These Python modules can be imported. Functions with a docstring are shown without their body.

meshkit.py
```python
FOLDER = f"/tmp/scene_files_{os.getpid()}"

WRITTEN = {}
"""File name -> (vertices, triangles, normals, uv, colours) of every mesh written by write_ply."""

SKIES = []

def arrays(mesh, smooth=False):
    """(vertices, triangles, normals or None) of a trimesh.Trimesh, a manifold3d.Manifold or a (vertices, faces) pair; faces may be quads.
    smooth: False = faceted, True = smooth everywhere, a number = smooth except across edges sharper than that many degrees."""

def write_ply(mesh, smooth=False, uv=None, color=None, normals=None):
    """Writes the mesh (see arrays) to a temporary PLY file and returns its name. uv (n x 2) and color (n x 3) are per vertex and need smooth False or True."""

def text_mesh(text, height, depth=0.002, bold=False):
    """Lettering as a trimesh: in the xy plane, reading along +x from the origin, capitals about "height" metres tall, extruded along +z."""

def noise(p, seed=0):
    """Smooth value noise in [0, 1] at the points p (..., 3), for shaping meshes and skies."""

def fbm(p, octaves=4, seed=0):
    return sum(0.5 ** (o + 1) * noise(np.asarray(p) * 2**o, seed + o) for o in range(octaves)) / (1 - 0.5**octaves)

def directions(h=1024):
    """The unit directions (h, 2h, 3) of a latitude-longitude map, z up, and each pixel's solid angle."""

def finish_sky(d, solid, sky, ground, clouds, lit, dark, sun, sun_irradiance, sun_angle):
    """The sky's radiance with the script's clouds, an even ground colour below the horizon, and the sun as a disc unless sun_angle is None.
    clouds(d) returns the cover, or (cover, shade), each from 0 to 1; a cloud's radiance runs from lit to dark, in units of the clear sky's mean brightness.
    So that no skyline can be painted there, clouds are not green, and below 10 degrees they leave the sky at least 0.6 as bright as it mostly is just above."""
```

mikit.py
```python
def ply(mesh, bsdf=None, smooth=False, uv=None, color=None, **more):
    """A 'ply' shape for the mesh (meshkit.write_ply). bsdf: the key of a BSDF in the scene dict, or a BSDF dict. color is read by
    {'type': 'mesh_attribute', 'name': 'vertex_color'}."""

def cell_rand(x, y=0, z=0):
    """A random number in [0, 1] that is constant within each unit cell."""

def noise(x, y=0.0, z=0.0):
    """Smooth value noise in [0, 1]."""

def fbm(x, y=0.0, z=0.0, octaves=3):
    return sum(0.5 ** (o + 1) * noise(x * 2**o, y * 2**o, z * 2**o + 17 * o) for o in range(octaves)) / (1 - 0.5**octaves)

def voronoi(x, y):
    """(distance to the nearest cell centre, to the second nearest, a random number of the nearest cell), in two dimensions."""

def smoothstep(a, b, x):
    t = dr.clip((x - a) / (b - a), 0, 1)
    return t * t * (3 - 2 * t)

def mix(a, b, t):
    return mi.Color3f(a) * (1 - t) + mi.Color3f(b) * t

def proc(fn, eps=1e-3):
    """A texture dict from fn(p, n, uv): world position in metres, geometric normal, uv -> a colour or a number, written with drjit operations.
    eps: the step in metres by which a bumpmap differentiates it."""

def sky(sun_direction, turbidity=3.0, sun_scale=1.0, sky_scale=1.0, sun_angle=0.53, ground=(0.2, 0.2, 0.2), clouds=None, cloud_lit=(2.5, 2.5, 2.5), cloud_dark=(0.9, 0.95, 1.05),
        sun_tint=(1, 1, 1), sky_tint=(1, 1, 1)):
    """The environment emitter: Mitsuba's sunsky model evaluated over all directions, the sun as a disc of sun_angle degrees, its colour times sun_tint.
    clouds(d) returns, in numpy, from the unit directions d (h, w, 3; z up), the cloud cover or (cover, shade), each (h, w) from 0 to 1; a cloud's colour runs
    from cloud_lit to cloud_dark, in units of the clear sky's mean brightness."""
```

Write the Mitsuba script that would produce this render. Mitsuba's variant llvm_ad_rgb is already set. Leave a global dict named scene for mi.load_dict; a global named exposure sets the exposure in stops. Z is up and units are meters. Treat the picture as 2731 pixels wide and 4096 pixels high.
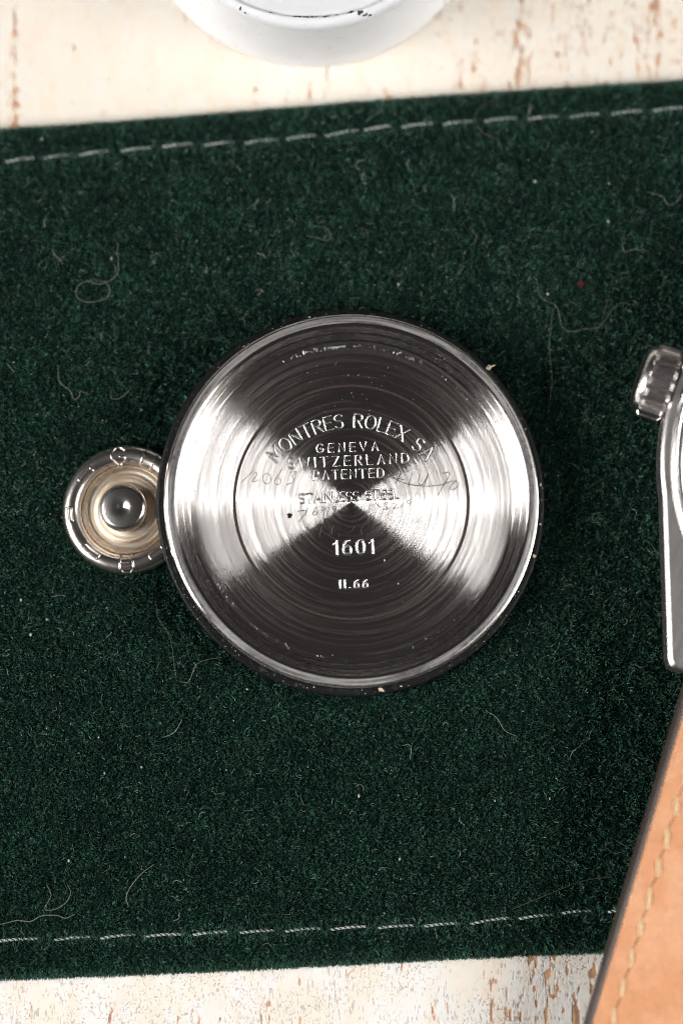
import math
import numpy as np
import trimesh
import drjit as dr
import mitsuba as mi
import mikit
import meshkit
from mikit import noise, fbm, smoothstep, mix, cell_rand
from shapely.geometry import Polygon, Point

U = 0.001                      # everything below is laid out in millimetres; the scene is in metres
T = mi.ScalarTransform4f
scene, labels = {}, {}
rng = np.random.default_rng(66)

# ------------------------------------------------------------------ camera
TILT, DIST = math.radians(6.0), 220.0
FOCUS = np.array([0.0, 0.0, 3.9])
EYE = FOCUS + DIST * np.array([0, -math.sin(TILT), math.cos(TILT)])
scene['camera'] = {'type': 'thinlens', 'fov': 14.045, 'fov_axis': 'x', 'aperture_radius': 6.2 * U, 'focus_distance': (DIST - 0.3) * U,
                   'near_clip': 0.02, 'far_clip': 20.0,
                   'to_world': T().look_at(origin=(EYE * U).tolist(), target=(FOCUS * U).tolist(), up=[0, 1, 0])}
exposure = 0.0

# ------------------------------------------------------------------ light: two studio softboxes, dim room
LAMPS = [  # azimuth, elevation, distance (mm), width, height, radiance, label
    (192, 34, 430, 250, 195, 15.6, 'large softbox with black shell at the left of the table'),
    (-10.5, 34, 430, 218, 195, 13.2, 'large softbox with black shell at the right of the table')]
ANNULUS = 0.10     # slope of the outer plate
AMBIENT = (0.027, 0.0245, 0.0238)
scene['room_ambient'] = {'type': 'constant', 'radiance': {'type': 'rgb', 'value': list(AMBIENT)}}


# ------------------------------------------------------------------ helpers
def numbered(name):
    if not any(k == name or k.startswith(name + '__') for k in scene):
        return name
    i = 1
    while any(k == f'{name}_{i:03d}' or k.startswith(f'{name}_{i:03d}__') for k in scene):
        i += 1
    return f'{name}_{i:03d}'


def put(key, mesh, bsdf, smooth=30, uv=None, color=None, to_world=None, **more):
    v, f = (np.asarray(mesh.vertices, float), np.asarray(mesh.faces)) if hasattr(mesh, 'vertices') else (np.asarray(mesh[0], float), np.asarray(mesh[1]))
    if to_world is not None:
        v = v @ to_world[:3, :3].T + to_world[:3, 3]
    scene[key] = mikit.ply((v * U, f), bsdf, smooth=smooth, uv=uv, color=color, **more)
    return key


def tag(key, label, cat=None, group=None, kind=None):
    d = {'label': label}
    if cat: d['category'] = cat
    if group: d['group'] = group
    if kind: d['kind'] = kind
    labels[key] = d


def cat_mesh(parts):
    vs, fs, n = [], [], 0
    for v, f in parts:
        vs.append(v); fs.append(np.asarray(f) + n); n += len(v)
    return np.vstack(vs), np.vstack(fs)


def lathe(pieces, n=720, uvs=False):
    """Surfaces of revolution about z. pieces: list of profiles [(r, z), ...] going so that normals face left of travel; sharp between pieces."""
    ang = np.linspace(0, 2 * np.pi, n + 1)
    vs, fs, ts, off = [], [], [], 0
    for prof in pieces:
        prof = np.asarray(prof, float)
        m = len(prof)
        r, z = prof[:, 0], prof[:, 1]
        v = np.stack([r[:, None] * np.cos(ang), r[:, None] * np.sin(ang), np.repeat(z[:, None], n + 1, 1)], -1).reshape(-1, 3)
        s = np.concatenate([[0], np.cumsum(np.hypot(np.diff(r), np.diff(z)))])
        t = np.stack([np.tile(ang / (2 * np.pi), (m, 1)), np.repeat(r[:, None] * U, n + 1, 1) if np.ptp(r) > 1e-3 else np.repeat(s[:, None] * U, n + 1, 1)], -1).reshape(-1, 2)
        i = (np.arange(m - 1)[:, None] * (n + 1) + np.arange(n)[None]).ravel() + off
        f = np.vstack([np.stack([i, i + 1, i + n + 2], 1), np.stack([i, i + n + 2, i + n + 1], 1)])
        vs.append(v); fs.append(f); ts.append(t); off += len(v)
    v, f = np.vstack(vs), np.vstack(fs)
    a = np.linalg.norm(np.cross(v[f[:, 1]] - v[f[:, 0]], v[f[:, 2]] - v[f[:, 0]]), axis=1)
    f = f[a > 1e-12]
    return (v, f, np.vstack(ts)) if uvs else (v, f)


def arc(cr, cz, rad, a0, a1, n=8):
    a = np.radians(np.linspace(a0, a1, n))
    return [(cr + rad * math.cos(x), cz + rad * math.sin(x)) for x in a]


def spline(pts, per=6):
    p = np.asarray(pts, float)
    if len(p) < 3:
        return np.linspace(p[0], p[-1], per + 1)
    q = np.vstack([2 * p[0] - p[1], p, 2 * p[-1] - p[-2]])
    out = []
    for i in range(len(p) - 1):
        a, b, c, d = q[i:i + 4]
        for t in np.linspace(0, 1, per, endpoint=False):
            out.append(0.5 * (2 * b + (c - a) * t + (2 * a - 5 * b + 4 * c - d) * t * t + (3 * b - a - 3 * c + d) * t ** 3))
    return np.vstack(out + [p[-1]])


def tube(path, rad, sides=6, flat=1.0, cap=True):
    """A tube along path (n, 3); flat scales its height; ends close in a rounded tip."""
    p = np.asarray(path, float)
    d = np.gradient(p, axis=0)
    d /= np.maximum(np.linalg.norm(d, axis=1, keepdims=True), 1e-9)
    rad = np.broadcast_to(np.asarray(rad, float), (len(p),)).copy()
    if cap:
        p = np.vstack([p[0] - d[0] * rad[0], p[0] - d[0] * rad[0] * 0.6, p, p[-1] + d[-1] * rad[-1] * 0.6, p[-1] + d[-1] * rad[-1]])
        d = np.vstack([d[0], d[0], d, d[-1], d[-1]])
        rad = np.concatenate([[rad[0] * 0.08, rad[0] * 0.75], rad, [rad[-1] * 0.75, rad[-1] * 0.08]])
    side = np.cross(d, [0, 0, 1.0])
    ln = np.linalg.norm(side, axis=1, keepdims=True)
    side = np.where(ln > 1e-3, side / np.maximum(ln, 1e-9), [1.0, 0, 0])
    upv = np.cross(side, d)
    a = np.linspace(0, 2 * np.pi, sides, endpoint=False)
    v = (p[:, None] + rad[:, None, None] * (np.cos(a)[None, :, None] * side[:, None] + flat * np.sin(a)[None, :, None] * upv[:, None])).reshape(-1, 3)
    i = np.arange(len(p) - 1)[:, None] * sides
    j = np.arange(sides)[None]
    k = (j + 1) % sides
    f = np.vstack([np.stack([(i + j).ravel(), (i + sides + j).ravel(), (i + sides + k).ravel()], 1), np.stack([(i + j).ravel(), (i + sides + k).ravel(), (i + k).ravel()], 1)])
    return v, f


# stroke lettering: each glyph is (width, [polyline, ...]) in a box of height 1
def ell(cx, cy, rx, ry, a0=0, a1=360, n=18):
    a = np.radians(np.linspace(a0, a1, n))
    return [(cx + rx * math.cos(t), cy + ry * math.sin(t)) for t in a]


G = {
    'M': (.8, [[(0, 0), (.05, 1), (.4, .25), (.75, 1), (.8, 0)]]),
    'O': (.74, [ell(.37, .5, .37, .5)]),
    'N': (.66, [[(0, 0), (0, 1), (.66, 0), (.66, 1)]]),
    'T': (.66, [[(0, 1), (.66, 1)], [(.33, 1), (.33, 0)]]),
    'R': (.62, [[(0, 0), (0, 1), (.32, 1)] + ell(.34, .76, .24, .24, 90, -90, 9) + [(0, .52)], [(.3, .52), (.62, 0)]]),
    'E': (.54, [[(.54, 1), (0, 1), (0, 0), (.54, 0)], [(0, .52), (.46, .52)]]),
    'S': (.58, [ell(.29, .76, .27, .24, 30, 250, 12) + ell(.29, .26, .28, .26, 75, -150, 14)]),
    'L': (.5, [[(0, 1), (0, 0), (.5, 0)]]),
    'X': (.66, [[(0, 1), (.66, 0)], [(.66, 1), (0, 0)]]),
    'A': (.7, [[(0, 0), (.35, 1), (.7, 0)], [(.13, .34), (.57, .34)]]),
    'G': (.72, [ell(.37, .5, .37, .5, 42, 345, 18) + [(.73, .45), (.42, .45)]]),
    'V': (.68, [[(0, 1), (.34, 0), (.68, 1)]]),
    'W': (.95, [[(0, 1), (.22, 0), (.475, .8), (.73, 0), (.95, 1)]]),
    'I': (.06, [[(.03, 0), (.03, 1)]]),
    'Z': (.62, [[(0, 1), (.62, 1), (0, 0), (.62, 0)]]),
    'D': (.66, [[(0, 0), (0, 1), (.25, 1)] + ell(.27, .5, .39, .5, 90, -90, 12) + [(0, 0)]]),
    'P': (.58, [[(0, 0), (0, 1), (.3, 1)] + ell(.32, .74, .25, .26, 90, -90, 9) + [(0, .48)]]),
    'H': (.66, [[(0, 0), (0, 1)], [(.66, 0), (.66, 1)], [(0, .5), (.66, .5)]]),
    '1': (.26, [[(0, .76), (.22, 1), (.22, 0)]]),
    '6': (.58, [ell(.29, .3, .28, .3, 150, 510, 16), [(.03, .42), (.08, .7), (.26, .95), (.46, .97)]]),
    '0': (.56, [ell(.28, .5, .28, .5)]),
    '.': (.08, [[(.02, .03), (.06, .03)]]),
}


def beads(polys, rad, z=0.0, flat=0.4, sides=8):
    return cat_mesh([tube(np.column_stack([np.asarray(p)[:, :2], np.full(len(p), z)]), rad, sides, flat) for p in polys])


def dense(poly, step):
    p = np.asarray(poly, float)
    out = [p[0]]
    for a, b in zip(p[:-1], p[1:]):
        n = max(1, int(np.linalg.norm(b - a) / step))
        out += [a + (b - a) * k / n for k in range(1, n + 1)]
    return np.array(out)


def text_line(text, p0, p1, h, wscale=1.0):
    """Stroke text from p0 to p1 (baseline), letters evenly spread; returns polylines."""
    p0, p1 = np.array(p0, float), np.array(p1, float)
    L = np.linalg.norm(p1 - p0)
    d = (p1 - p0) / L
    n = np.array([-d[1], d[0]])
    widths = [G[c][0] * h * wscale if c != ' ' else 0.35 * h for c in text]
    gap = (L - sum(widths)) / max(len(text) - 1, 1)
    x, out = 0.0, []
    for c, w in zip(text, widths):
        if c != ' ':
            for poly in G[c][1]:
                q = np.asarray(poly, float)
                out.append(p0 + d * (x + q[:, :1] * h * wscale) + n * (q[:, 1:2] * h))
        x += w + gap
    return out


def text_arc(text, centre, radius, a0, a1, h, wscale=1.0):
    """Text along a circle, clockwise from angle a0 to a1 (degrees), tops outward."""
    L = math.radians(a0 - a1) * radius
    flat = text_line(text, (0, 0), (L, 0), h, wscale)
    out = []
    for q in flat:
        q = dense(q, h * 0.25)
        t = math.radians(a0) - q[:, 0] / radius
        rr = radius + q[:, 1]
        out.append(np.stack([centre[0] + rr * np.cos(t), centre[1] + rr * np.sin(t)], 1))
    return out


def frame(axis_x, axis_y, origin):
    m = np.eye(4)
    x = np.asarray(axis_x, float); y = np.asarray(axis_y, float)
    m[:3, 0], m[:3, 1], m[:3, 2], m[:3, 3] = x, y, np.cross(x, y), origin
    return m


def leaning(normal, origin, spin=0.0):
    z = np.asarray(normal, float) / np.linalg.norm(normal)
    x = np.cross([0, 1, 0], z); x /= np.linalg.norm(x)
    y = np.cross(z, x)
    c, s = math.cos(spin), math.sin(spin)
    return frame(c * x + s * y, -s * x + c * y, origin)


def rgb(*c):
    return {'type': 'rgb', 'value': list(c)}


# ------------------------------------------------------------------ materials
IU = 1 / U


def steel(alpha_u, alpha_v, tint=(0.86, 0.84, 0.82)):
    return {'type': 'roughconductor', 'distribution': 'ggx', 'alpha_u': alpha_u, 'alpha_v': alpha_v, 'specular_reflectance': rgb(*tint), 'material': 'none'}


def polar(p):
    x, y = p.x * IU - 0.80, p.y * IU - 0.81
    return dr.sqrt(x * x + y * y), dr.atan2(y, x) * (0.5 / math.pi)


def brush_lines(p):
    r, a = polar(p)
    w = a + 0.4 * noise(r * 2.3, 4.0)
    return smoothstep(0.20, 0.80, 0.45 * noise(r * 9.5, w * 9.0, 11.0) + 0.3 * noise(r * 4.6, w * 5.0, 2.0) + 0.25 * noise(r * 8.1, w * 60.0 + r * 7.0, 7.0))


def brushed_tone(p, n, uv):
    return mi.Color3f(0.80, 0.77, 0.75) * (0.46 + 0.54 * brush_lines(p))


def brushed_haze(p, n, uv):
    b = 1 - brush_lines(p)
    return 0.04 + 0.34 * b * b


# fine tool lines: a narrow lobe along them, a wide one across; and some haze from wear
scene['steel_brushed'] = {'type': 'twosided', 'bsdf': {'type': 'blendbsdf', 'weight': mikit.proc(brushed_haze),
                          'a': {'type': 'roughconductor', 'distribution': 'beckmann', 'alpha_u': 0.030, 'alpha_v': 0.52, 'material': 'none', 'specular_reflectance': mikit.proc(brushed_tone)},
                          'b': {'type': 'roughconductor', 'distribution': 'ggx', 'alpha_u': 0.19, 'alpha_v': 0.46, 'material': 'none', 'specular_reflectance': rgb(0.52, 0.48, 0.46)}}}


def turned_tone(p, n, uv):
    r, a = uv.y * IU, uv.x
    k = 0.72 + 0.28 * smoothstep(0.3, 0.7, noise(r * 14.0, a * 5.0, 4.0))
    s = smoothstep(0.80, 0.86, noise(r * 7.0, a * 260.0, 9.0))
    return mi.Color3f(0.88, 0.85, 0.83) * k * (1 - 0.35 * s)


scene['steel_turned'] = {'type': 'twosided', 'bsdf': {'type': 'roughconductor', 'distribution': 'beckmann', 'alpha_u': 0.045, 'alpha_v': 0.17, 'material': 'none',
                         'specular_reflectance': mikit.proc(turned_tone)}}
scene['steel_stamp'] = {'type': 'twosided', 'bsdf': steel(0.12, 0.12, (0.92, 0.91, 0.90))}
scene['steel_scratch'] = {'type': 'twosided', 'bsdf': steel(0.22, 0.22, (0.42, 0.40, 0.39))}
scene['steel_shade_and_scratch'] = {'type': 'twosided', 'bsdf': steel(0.30, 0.30, (0.10, 0.088, 0.08))}  # dark tint for the painted edge shade of the letters and the scratched marks


def worn_tone(p, n, uv):
    q = p * IU
    r, a = polar(p)
    return mi.Color3f(0.66, 0.63, 0.62) * (0.25 + 0.55 * smoothstep(0.25, 0.75, noise(r * 8.0, a * 30.0, 2.0)) + 0.30 * noise(q.x * 6, q.y * 6, 5.0))


scene['steel_worn'] = {'type': 'twosided', 'bsdf': {'type': 'roughconductor', 'distribution': 'ggx', 'alpha': 0.26, 'material': 'none', 'specular_reflectance': mikit.proc(worn_tone)}}
scene['steel_dark'] = {'type': 'twosided', 'bsdf': steel(0.25, 0.25, (0.13, 0.10, 0.09))}
scene['steel_polished'] = {'type': 'twosided', 'bsdf': steel(0.06, 0.06, (0.88, 0.85, 0.83))}


def case_tone(p, n, uv):
    s = fbm((p.x * 0.33 + p.y) * IU * 0.6, (p.x - p.y * 0.33) * IU * 9.0, p.z * IU * 3.0)
    return mi.Color3f(0.40, 0.385, 0.375) * (0.55 + 0.8 * s)


scene['steel_case'] = {'type': 'twosided', 'bsdf': {'type': 'roughconductor', 'distribution': 'ggx', 'alpha': 0.26, 'material': 'none', 'specular_reflectance': mikit.proc(case_tone)}}


scene['steel_side'] = {'type': 'twosided', 'bsdf': steel(0.14, 0.14, (0.50, 0.48, 0.47))}


def crown_tone(p, n, uv):
    q = p * IU
    return mi.Color3f(0.78, 0.74, 0.73) * (0.5 + 0.8 * fbm(q.x * 5, q.y * 5, q.z * 5))


scene['steel_crown'] = {'type': 'twosided', 'bsdf': {'type': 'roughconductor', 'distribution': 'ggx', 'alpha': 0.09, 'material': 'none', 'specular_reflectance': mikit.proc(crown_tone)}}


def speckle_height(p, n, uv):
    q = p * IU
    return noise(q.x * 14, q.y * 14, q.z * 14) + 0.6 * noise(q.x * 30, q.y * 30, q.z * 30)


def nickel_tone(p, n, uv):
    q = p * IU
    w = smoothstep(0.35, 0.7, fbm(q.x * 1.6, q.y * 1.6, q.z * 2.0))
    return mix((0.80, 0.76, 0.72), (0.72, 0.66, 0.60), w)


scene['nickel'] = {'type': 'twosided', 'bsdf': {'type': 'bumpmap', 'arbitrary': mikit.proc(speckle_height, eps=1.5e-5), 'scale': 1.6e-6,
                   'bsdf': {'type': 'roughconductor', 'distribution': 'ggx', 'alpha': 0.06, 'material': 'none', 'specular_reflectance': mikit.proc(nickel_tone)}}}
scene['nickel_stud'] = {'type': 'twosided', 'bsdf': {'type': 'bumpmap', 'arbitrary': mikit.proc(speckle_height, eps=1.5e-5), 'scale': 5.5e-6,
                        'bsdf': steel(0.05, 0.05, (0.78, 0.75, 0.72))}}


def brass_tone(p, n, uv):
    q = p * IU
    return mix((0.75, 0.67, 0.57), (0.72, 0.56, 0.41), smoothstep(0.3, 0.7, fbm(q.x * 0.9, q.y * 0.9, q.z * 4.0)))


scene['nickel_warm'] = {'type': 'twosided', 'bsdf': {'type': 'roughconductor', 'distribution': 'ggx', 'alpha': 0.16, 'material': 'none', 'specular_reflectance': mikit.proc(brass_tone)}}


def rubber_tone(p, n, uv):
    q = p * IU
    d = smoothstep(0.70, 0.82, noise(q.x * 5, q.y * 5, q.z * 5)) * noise(q.x * 1.1, q.y * 1.1, 3.0)
    return mix((0.006, 0.006, 0.0065), (0.040, 0.040, 0.043), d)


scene['rubber'] = {'type': 'twosided', 'bsdf': {'type': 'principled', 'base_color': mikit.proc(rubber_tone), 'roughness': 0.5, 'specular': 0.18}}
scene['dust'] = {'type': 'twosided', 'bsdf': {'type': 'diffuse', 'reflectance': rgb(0.42, 0.40, 0.38)}}
scene['crumb_beige'] = {'type': 'twosided', 'bsdf': {'type': 'diffuse', 'reflectance': rgb(0.55, 0.45, 0.33)}}
scene['smudge'] = {'type': 'twosided', 'bsdf': {'type': 'diffuse', 'reflectance': rgb(0.15, 0.14, 0.135)}}
scene['ink'] = {'type': 'twosided', 'bsdf': {'type': 'roughplastic', 'diffuse_reflectance': rgb(0.004, 0.004, 0.004), 'alpha': 0.3}}

scene['velvet_ground'] = {'type': 'twosided', 'bsdf': {'type': 'diffuse', 'reflectance': rgb(0.005, 0.017, 0.0135)}}
scene['velvet_pile'] = {'type': 'twosided', 'bsdf': {'type': 'principled', 'base_color': {'type': 'mesh_attribute', 'name': 'vertex_color'}, 'roughness': 0.5, 'specular': 0.3, 'sheen': 0.4, 'sheen_tint': 0.6}}
scene['thread'] = {'type': 'twosided', 'bsdf': {'type': 'principled', 'base_color': rgb(0.46, 0.48, 0.48), 'roughness': 0.55, 'specular': 0.4}}
scene['lint_pale'] = {'type': 'twosided', 'bsdf': {'type': 'principled', 'base_color': {'type': 'mesh_attribute', 'name': 'vertex_color'}, 'roughness': 0.45, 'specular': 0.5}}
scene['hair_pale'] = {'type': 'twosided', 'bsdf': {'type': 'principled', 'base_color': rgb(0.25, 0.25, 0.225), 'roughness': 0.4, 'specular': 0.5}}
scene['hair_dark'] = {'type': 'twosided', 'bsdf': {'type': 'principled', 'base_color': rgb(0.10, 0.095, 0.075), 'roughness': 0.35, 'specular': 0.6}}
scene['hair_red'] = {'type': 'twosided', 'bsdf': {'type': 'diffuse', 'reflectance': rgb(0.34, 0.035, 0.06)}}


def wood_masks(p):
    x, y = p.x * IU, p.y * IU
    wob = x + 0.35 * fbm(x * 0.35, y * 0.22, 5.0)
    # bare wood shows in upright streaks, mostly on the right
    zone = 0.10 * smoothstep(6.0, 17.0, x) * (1 - 0.6 * smoothstep(24.0, 40.0, x))
    zone = zone + 0.10 * 1.6 * dr.exp(-dr.square((x + 26.9) / 0.7)) * smoothstep(20, 30, y)
    streak = 0.50 * fbm(wob * 1.6, y * 0.20, 1.0, octaves=3) + 0.50 * fbm(wob * 5.0, y * 1.7, 9.0, octaves=4)
    zone = zone - 0.035 * smoothstep(10.0, 30.0, y) - 0.022 * smoothstep(6.0, -4.0, x) + 0.016 * smoothstep(5.0, 12.0, x) * smoothstep(-20.0, -32.0, y)
    bare = smoothstep(0.675, 0.715, streak + zone)
    edge = smoothstep(0.64, 0.675, streak + zone) * (1 - bare)
    worn = 0.16 + 0.70 * smoothstep(0.0, -30.0, y) + 0.22 * smoothstep(4.0, 14.0, x)
    pores = smoothstep(0.655, 0.72, fbm(wob * 9.0, y * 7.0, 21.0, octaves=2)) * smoothstep(0.36, 0.6, fbm(x * 0.3, y * 0.3, 2.0) + 0.05) * worn
    cracks = smoothstep(0.68, 0.73, fbm(wob * 9.0, y * 2.2, 31.0, octaves=3)) * smoothstep(0.40, 0.6, noise(x * 0.3, y * 0.15, 8.0)) * worn
    return x, y, bare, edge, pores, cracks


def wood_tone(p, n, uv):
    x, y, bare, edge, pores, cracks = wood_masks(p)
    warm = smoothstep(-20.0, 25.0, y)
    paint = mix(mix((0.79, 0.765, 0.735), (0.80, 0.74, 0.66), warm), (0.80, 0.72, 0.62), 0.8 * smoothstep(0.35, 0.68, fbm(x * 0.7, y * 0.25, 14.0)))
    paint = mix(paint, (0.80, 0.66, 0.52), 0.35 * smoothstep(0.58, 0.75, fbm(x * 1.1, y * 0.5, 40.0)))
    wood = mix((0.60, 0.30, 0.14), (0.34, 0.16, 0.075), smoothstep(0.35, 0.7, fbm(x * 5.0, y * 0.9, 3.0)))
    c = mix(paint, (0.40, 0.34, 0.29), 0.18 * edge)
    c = mix(c, (0.25, 0.19, 0.14), 0.62 * dr.maximum(pores, 0.9 * cracks))
    return mix(c, wood, 0.9 * bare)


def wood_height(p, n, uv):
    x, y, bare, edge, pores, cracks = wood_masks(p)
    return -1.2 * bare - 0.7 * dr.maximum(pores, cracks) + 0.5 * fbm(x * 2.2, y * 1.1, 6.0)


scene['painted_wood'] = {'type': 'twosided', 'bsdf': {'type': 'bumpmap', 'arbitrary': mikit.proc(wood_height, eps=6e-5), 'scale': 3.5e-5,
                         'bsdf': {'type': 'principled', 'base_color': mikit.proc(wood_tone), 'roughness': 0.6, 'specular': 0.3}}}


def enamel_tone(p, n, uv):
    q = p * IU
    spots = smoothstep(0.83, 0.87, noise(q.x * 3.1, q.y * 3.1, q.z * 3.1))
    return mix(mix((0.74, 0.755, 0.775), (0.70, 0.71, 0.725), fbm(q.x * 0.8, q.y * 0.8, q.z * 0.8)), (0.45, 0.43, 0.40), 0.35 * spots)


scene['enamel'] = {'type': 'twosided', 'bsdf': {'type': 'principled', 'base_color': mikit.proc(enamel_tone), 'roughness': 0.32, 'specular': 0.4}}
scene['bare_iron'] = {'type': 'twosided', 'bsdf': {'type': 'principled', 'base_color': rgb(0.018, 0.014, 0.012), 'roughness': 0.5, 'specular': 0.4}}


def leather_tone(p, n, uv):
    q = p * IU
    a = fbm(q.x * 0.5, q.y * 0.5, 1.0)
    b = noise(q.x * 6, q.y * 6, 4.0)
    return mix((0.69, 0.325, 0.165), (0.76, 0.395, 0.222), smoothstep(0.3, 0.7, a)) * (0.90 + 0.12 * b) * (1 - 0.07 * smoothstep(0.62, 0.72, fbm(q.x * 3.2, q.y * 3.2, 9.0)))


def leather_height(p, n, uv):
    q = p * IU
    return fbm(q.x * 5, q.y * 5, q.z * 5)


scene['leather_tan'] = {'type': 'twosided', 'bsdf': {'type': 'bumpmap', 'arbitrary': mikit.proc(leather_height, eps=3e-5), 'scale': 1.1e-4,
                        'bsdf': {'type': 'principled', 'base_color': mikit.proc(leather_tone), 'roughness': 0.6, 'specular': 0.3}}}
scene['leather_edge'] = {'type': 'twosided', 'bsdf': {'type': 'principled', 'base_color': rgb(0.048, 0.034, 0.029), 'roughness': 0.45, 'specular': 0.4}}
scene['leather_groove'] = {'type': 'twosided', 'bsdf': {'type': 'diffuse', 'reflectance': rgb(0.30, 0.13, 0.06)}}
scene['thread_cream'] = {'type': 'twosided', 'bsdf': {'type': 'principled', 'base_color': rgb(0.70, 0.48, 0.28), 'roughness': 0.6, 'specular': 0.3}}
scene['lamp_shell'] = {'type': 'twosided', 'bsdf': {'type': 'diffuse', 'reflectance': rgb(0.02, 0.02, 0.02)}}
scene['lamp_cloth'] = {'type': 'diffuse', 'reflectance': rgb(0.6, 0.6, 0.6)}

# ------------------------------------------------------------------ softboxes
CENTRE = np.array([0.8, 0.8, 5.0])
for az, el, dist, w, h, power, text in LAMPS:
    key = numbered('softbox')
    a, e = math.radians(az), math.radians(el)
    out = np.array([math.cos(e) * math.cos(a), math.cos(e) * math.sin(a), math.sin(e)])
    side = np.array([-math.sin(a), math.cos(a), 0])
    upv = np.cross(out, side)
    m = frame(side, -upv, CENTRE + out * dist)          # local z points back to the table
    x, y, dp = w / 2, h / 2, 90.0
    quad = (np.array([[-x, -y, 0], [x, -y, 0], [x, y, 0], [-x, y, 0.0]]), np.array([[0, 1, 2], [0, 2, 3]]))
    put(key + '__diffuser', quad, 'lamp_cloth', smooth=False, to_world=m, emitter={'type': 'area', 'radiance': rgb(power, power * 0.985, power * 0.96)})
    b = 0.3
    sv = np.array([[-x - 4, -y - 4, 2], [x + 4, -y - 4, 2], [x + 4, y + 4, 2], [-x - 4, y + 4, 2], [-x * b, -y * b, -dp], [x * b, -y * b, -dp], [x * b, y * b, -dp], [-x * b, y * b, -dp]])
    sf = np.array([[0, 1, 5], [0, 5, 4], [1, 2, 6], [1, 6, 5], [2, 3, 7], [2, 7, 6], [3, 0, 4], [3, 4, 7], [4, 5, 6], [4, 6, 7]])
    put(key + '__shell', (sv, sf), 'lamp_shell', smooth=False, to_world=m)
    tag(key, text, 'studio lamp')

# ------------------------------------------------------------------ the table
put('tabletop', trimesh.creation.box(bounds=[[-260, -260, -22], [260, 260, 0]]), 'painted_wood', smooth=False)
tag('tabletop', 'worn cream painted wooden tabletop with bare brown streaks', kind='structure')

# ------------------------------------------------------------------ velvet pouch
X0, X1 = -46.0, 46.0
TOPY = lambda x: 33.78 + 0.0730 * x + 0.10 * np.sin(x * 0.11 + 0.6)
BOTY = lambda x: -35.66 + 0.0440 * x + 0.08 * np.sin(x * 0.13)
VZ = 1.6


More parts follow.
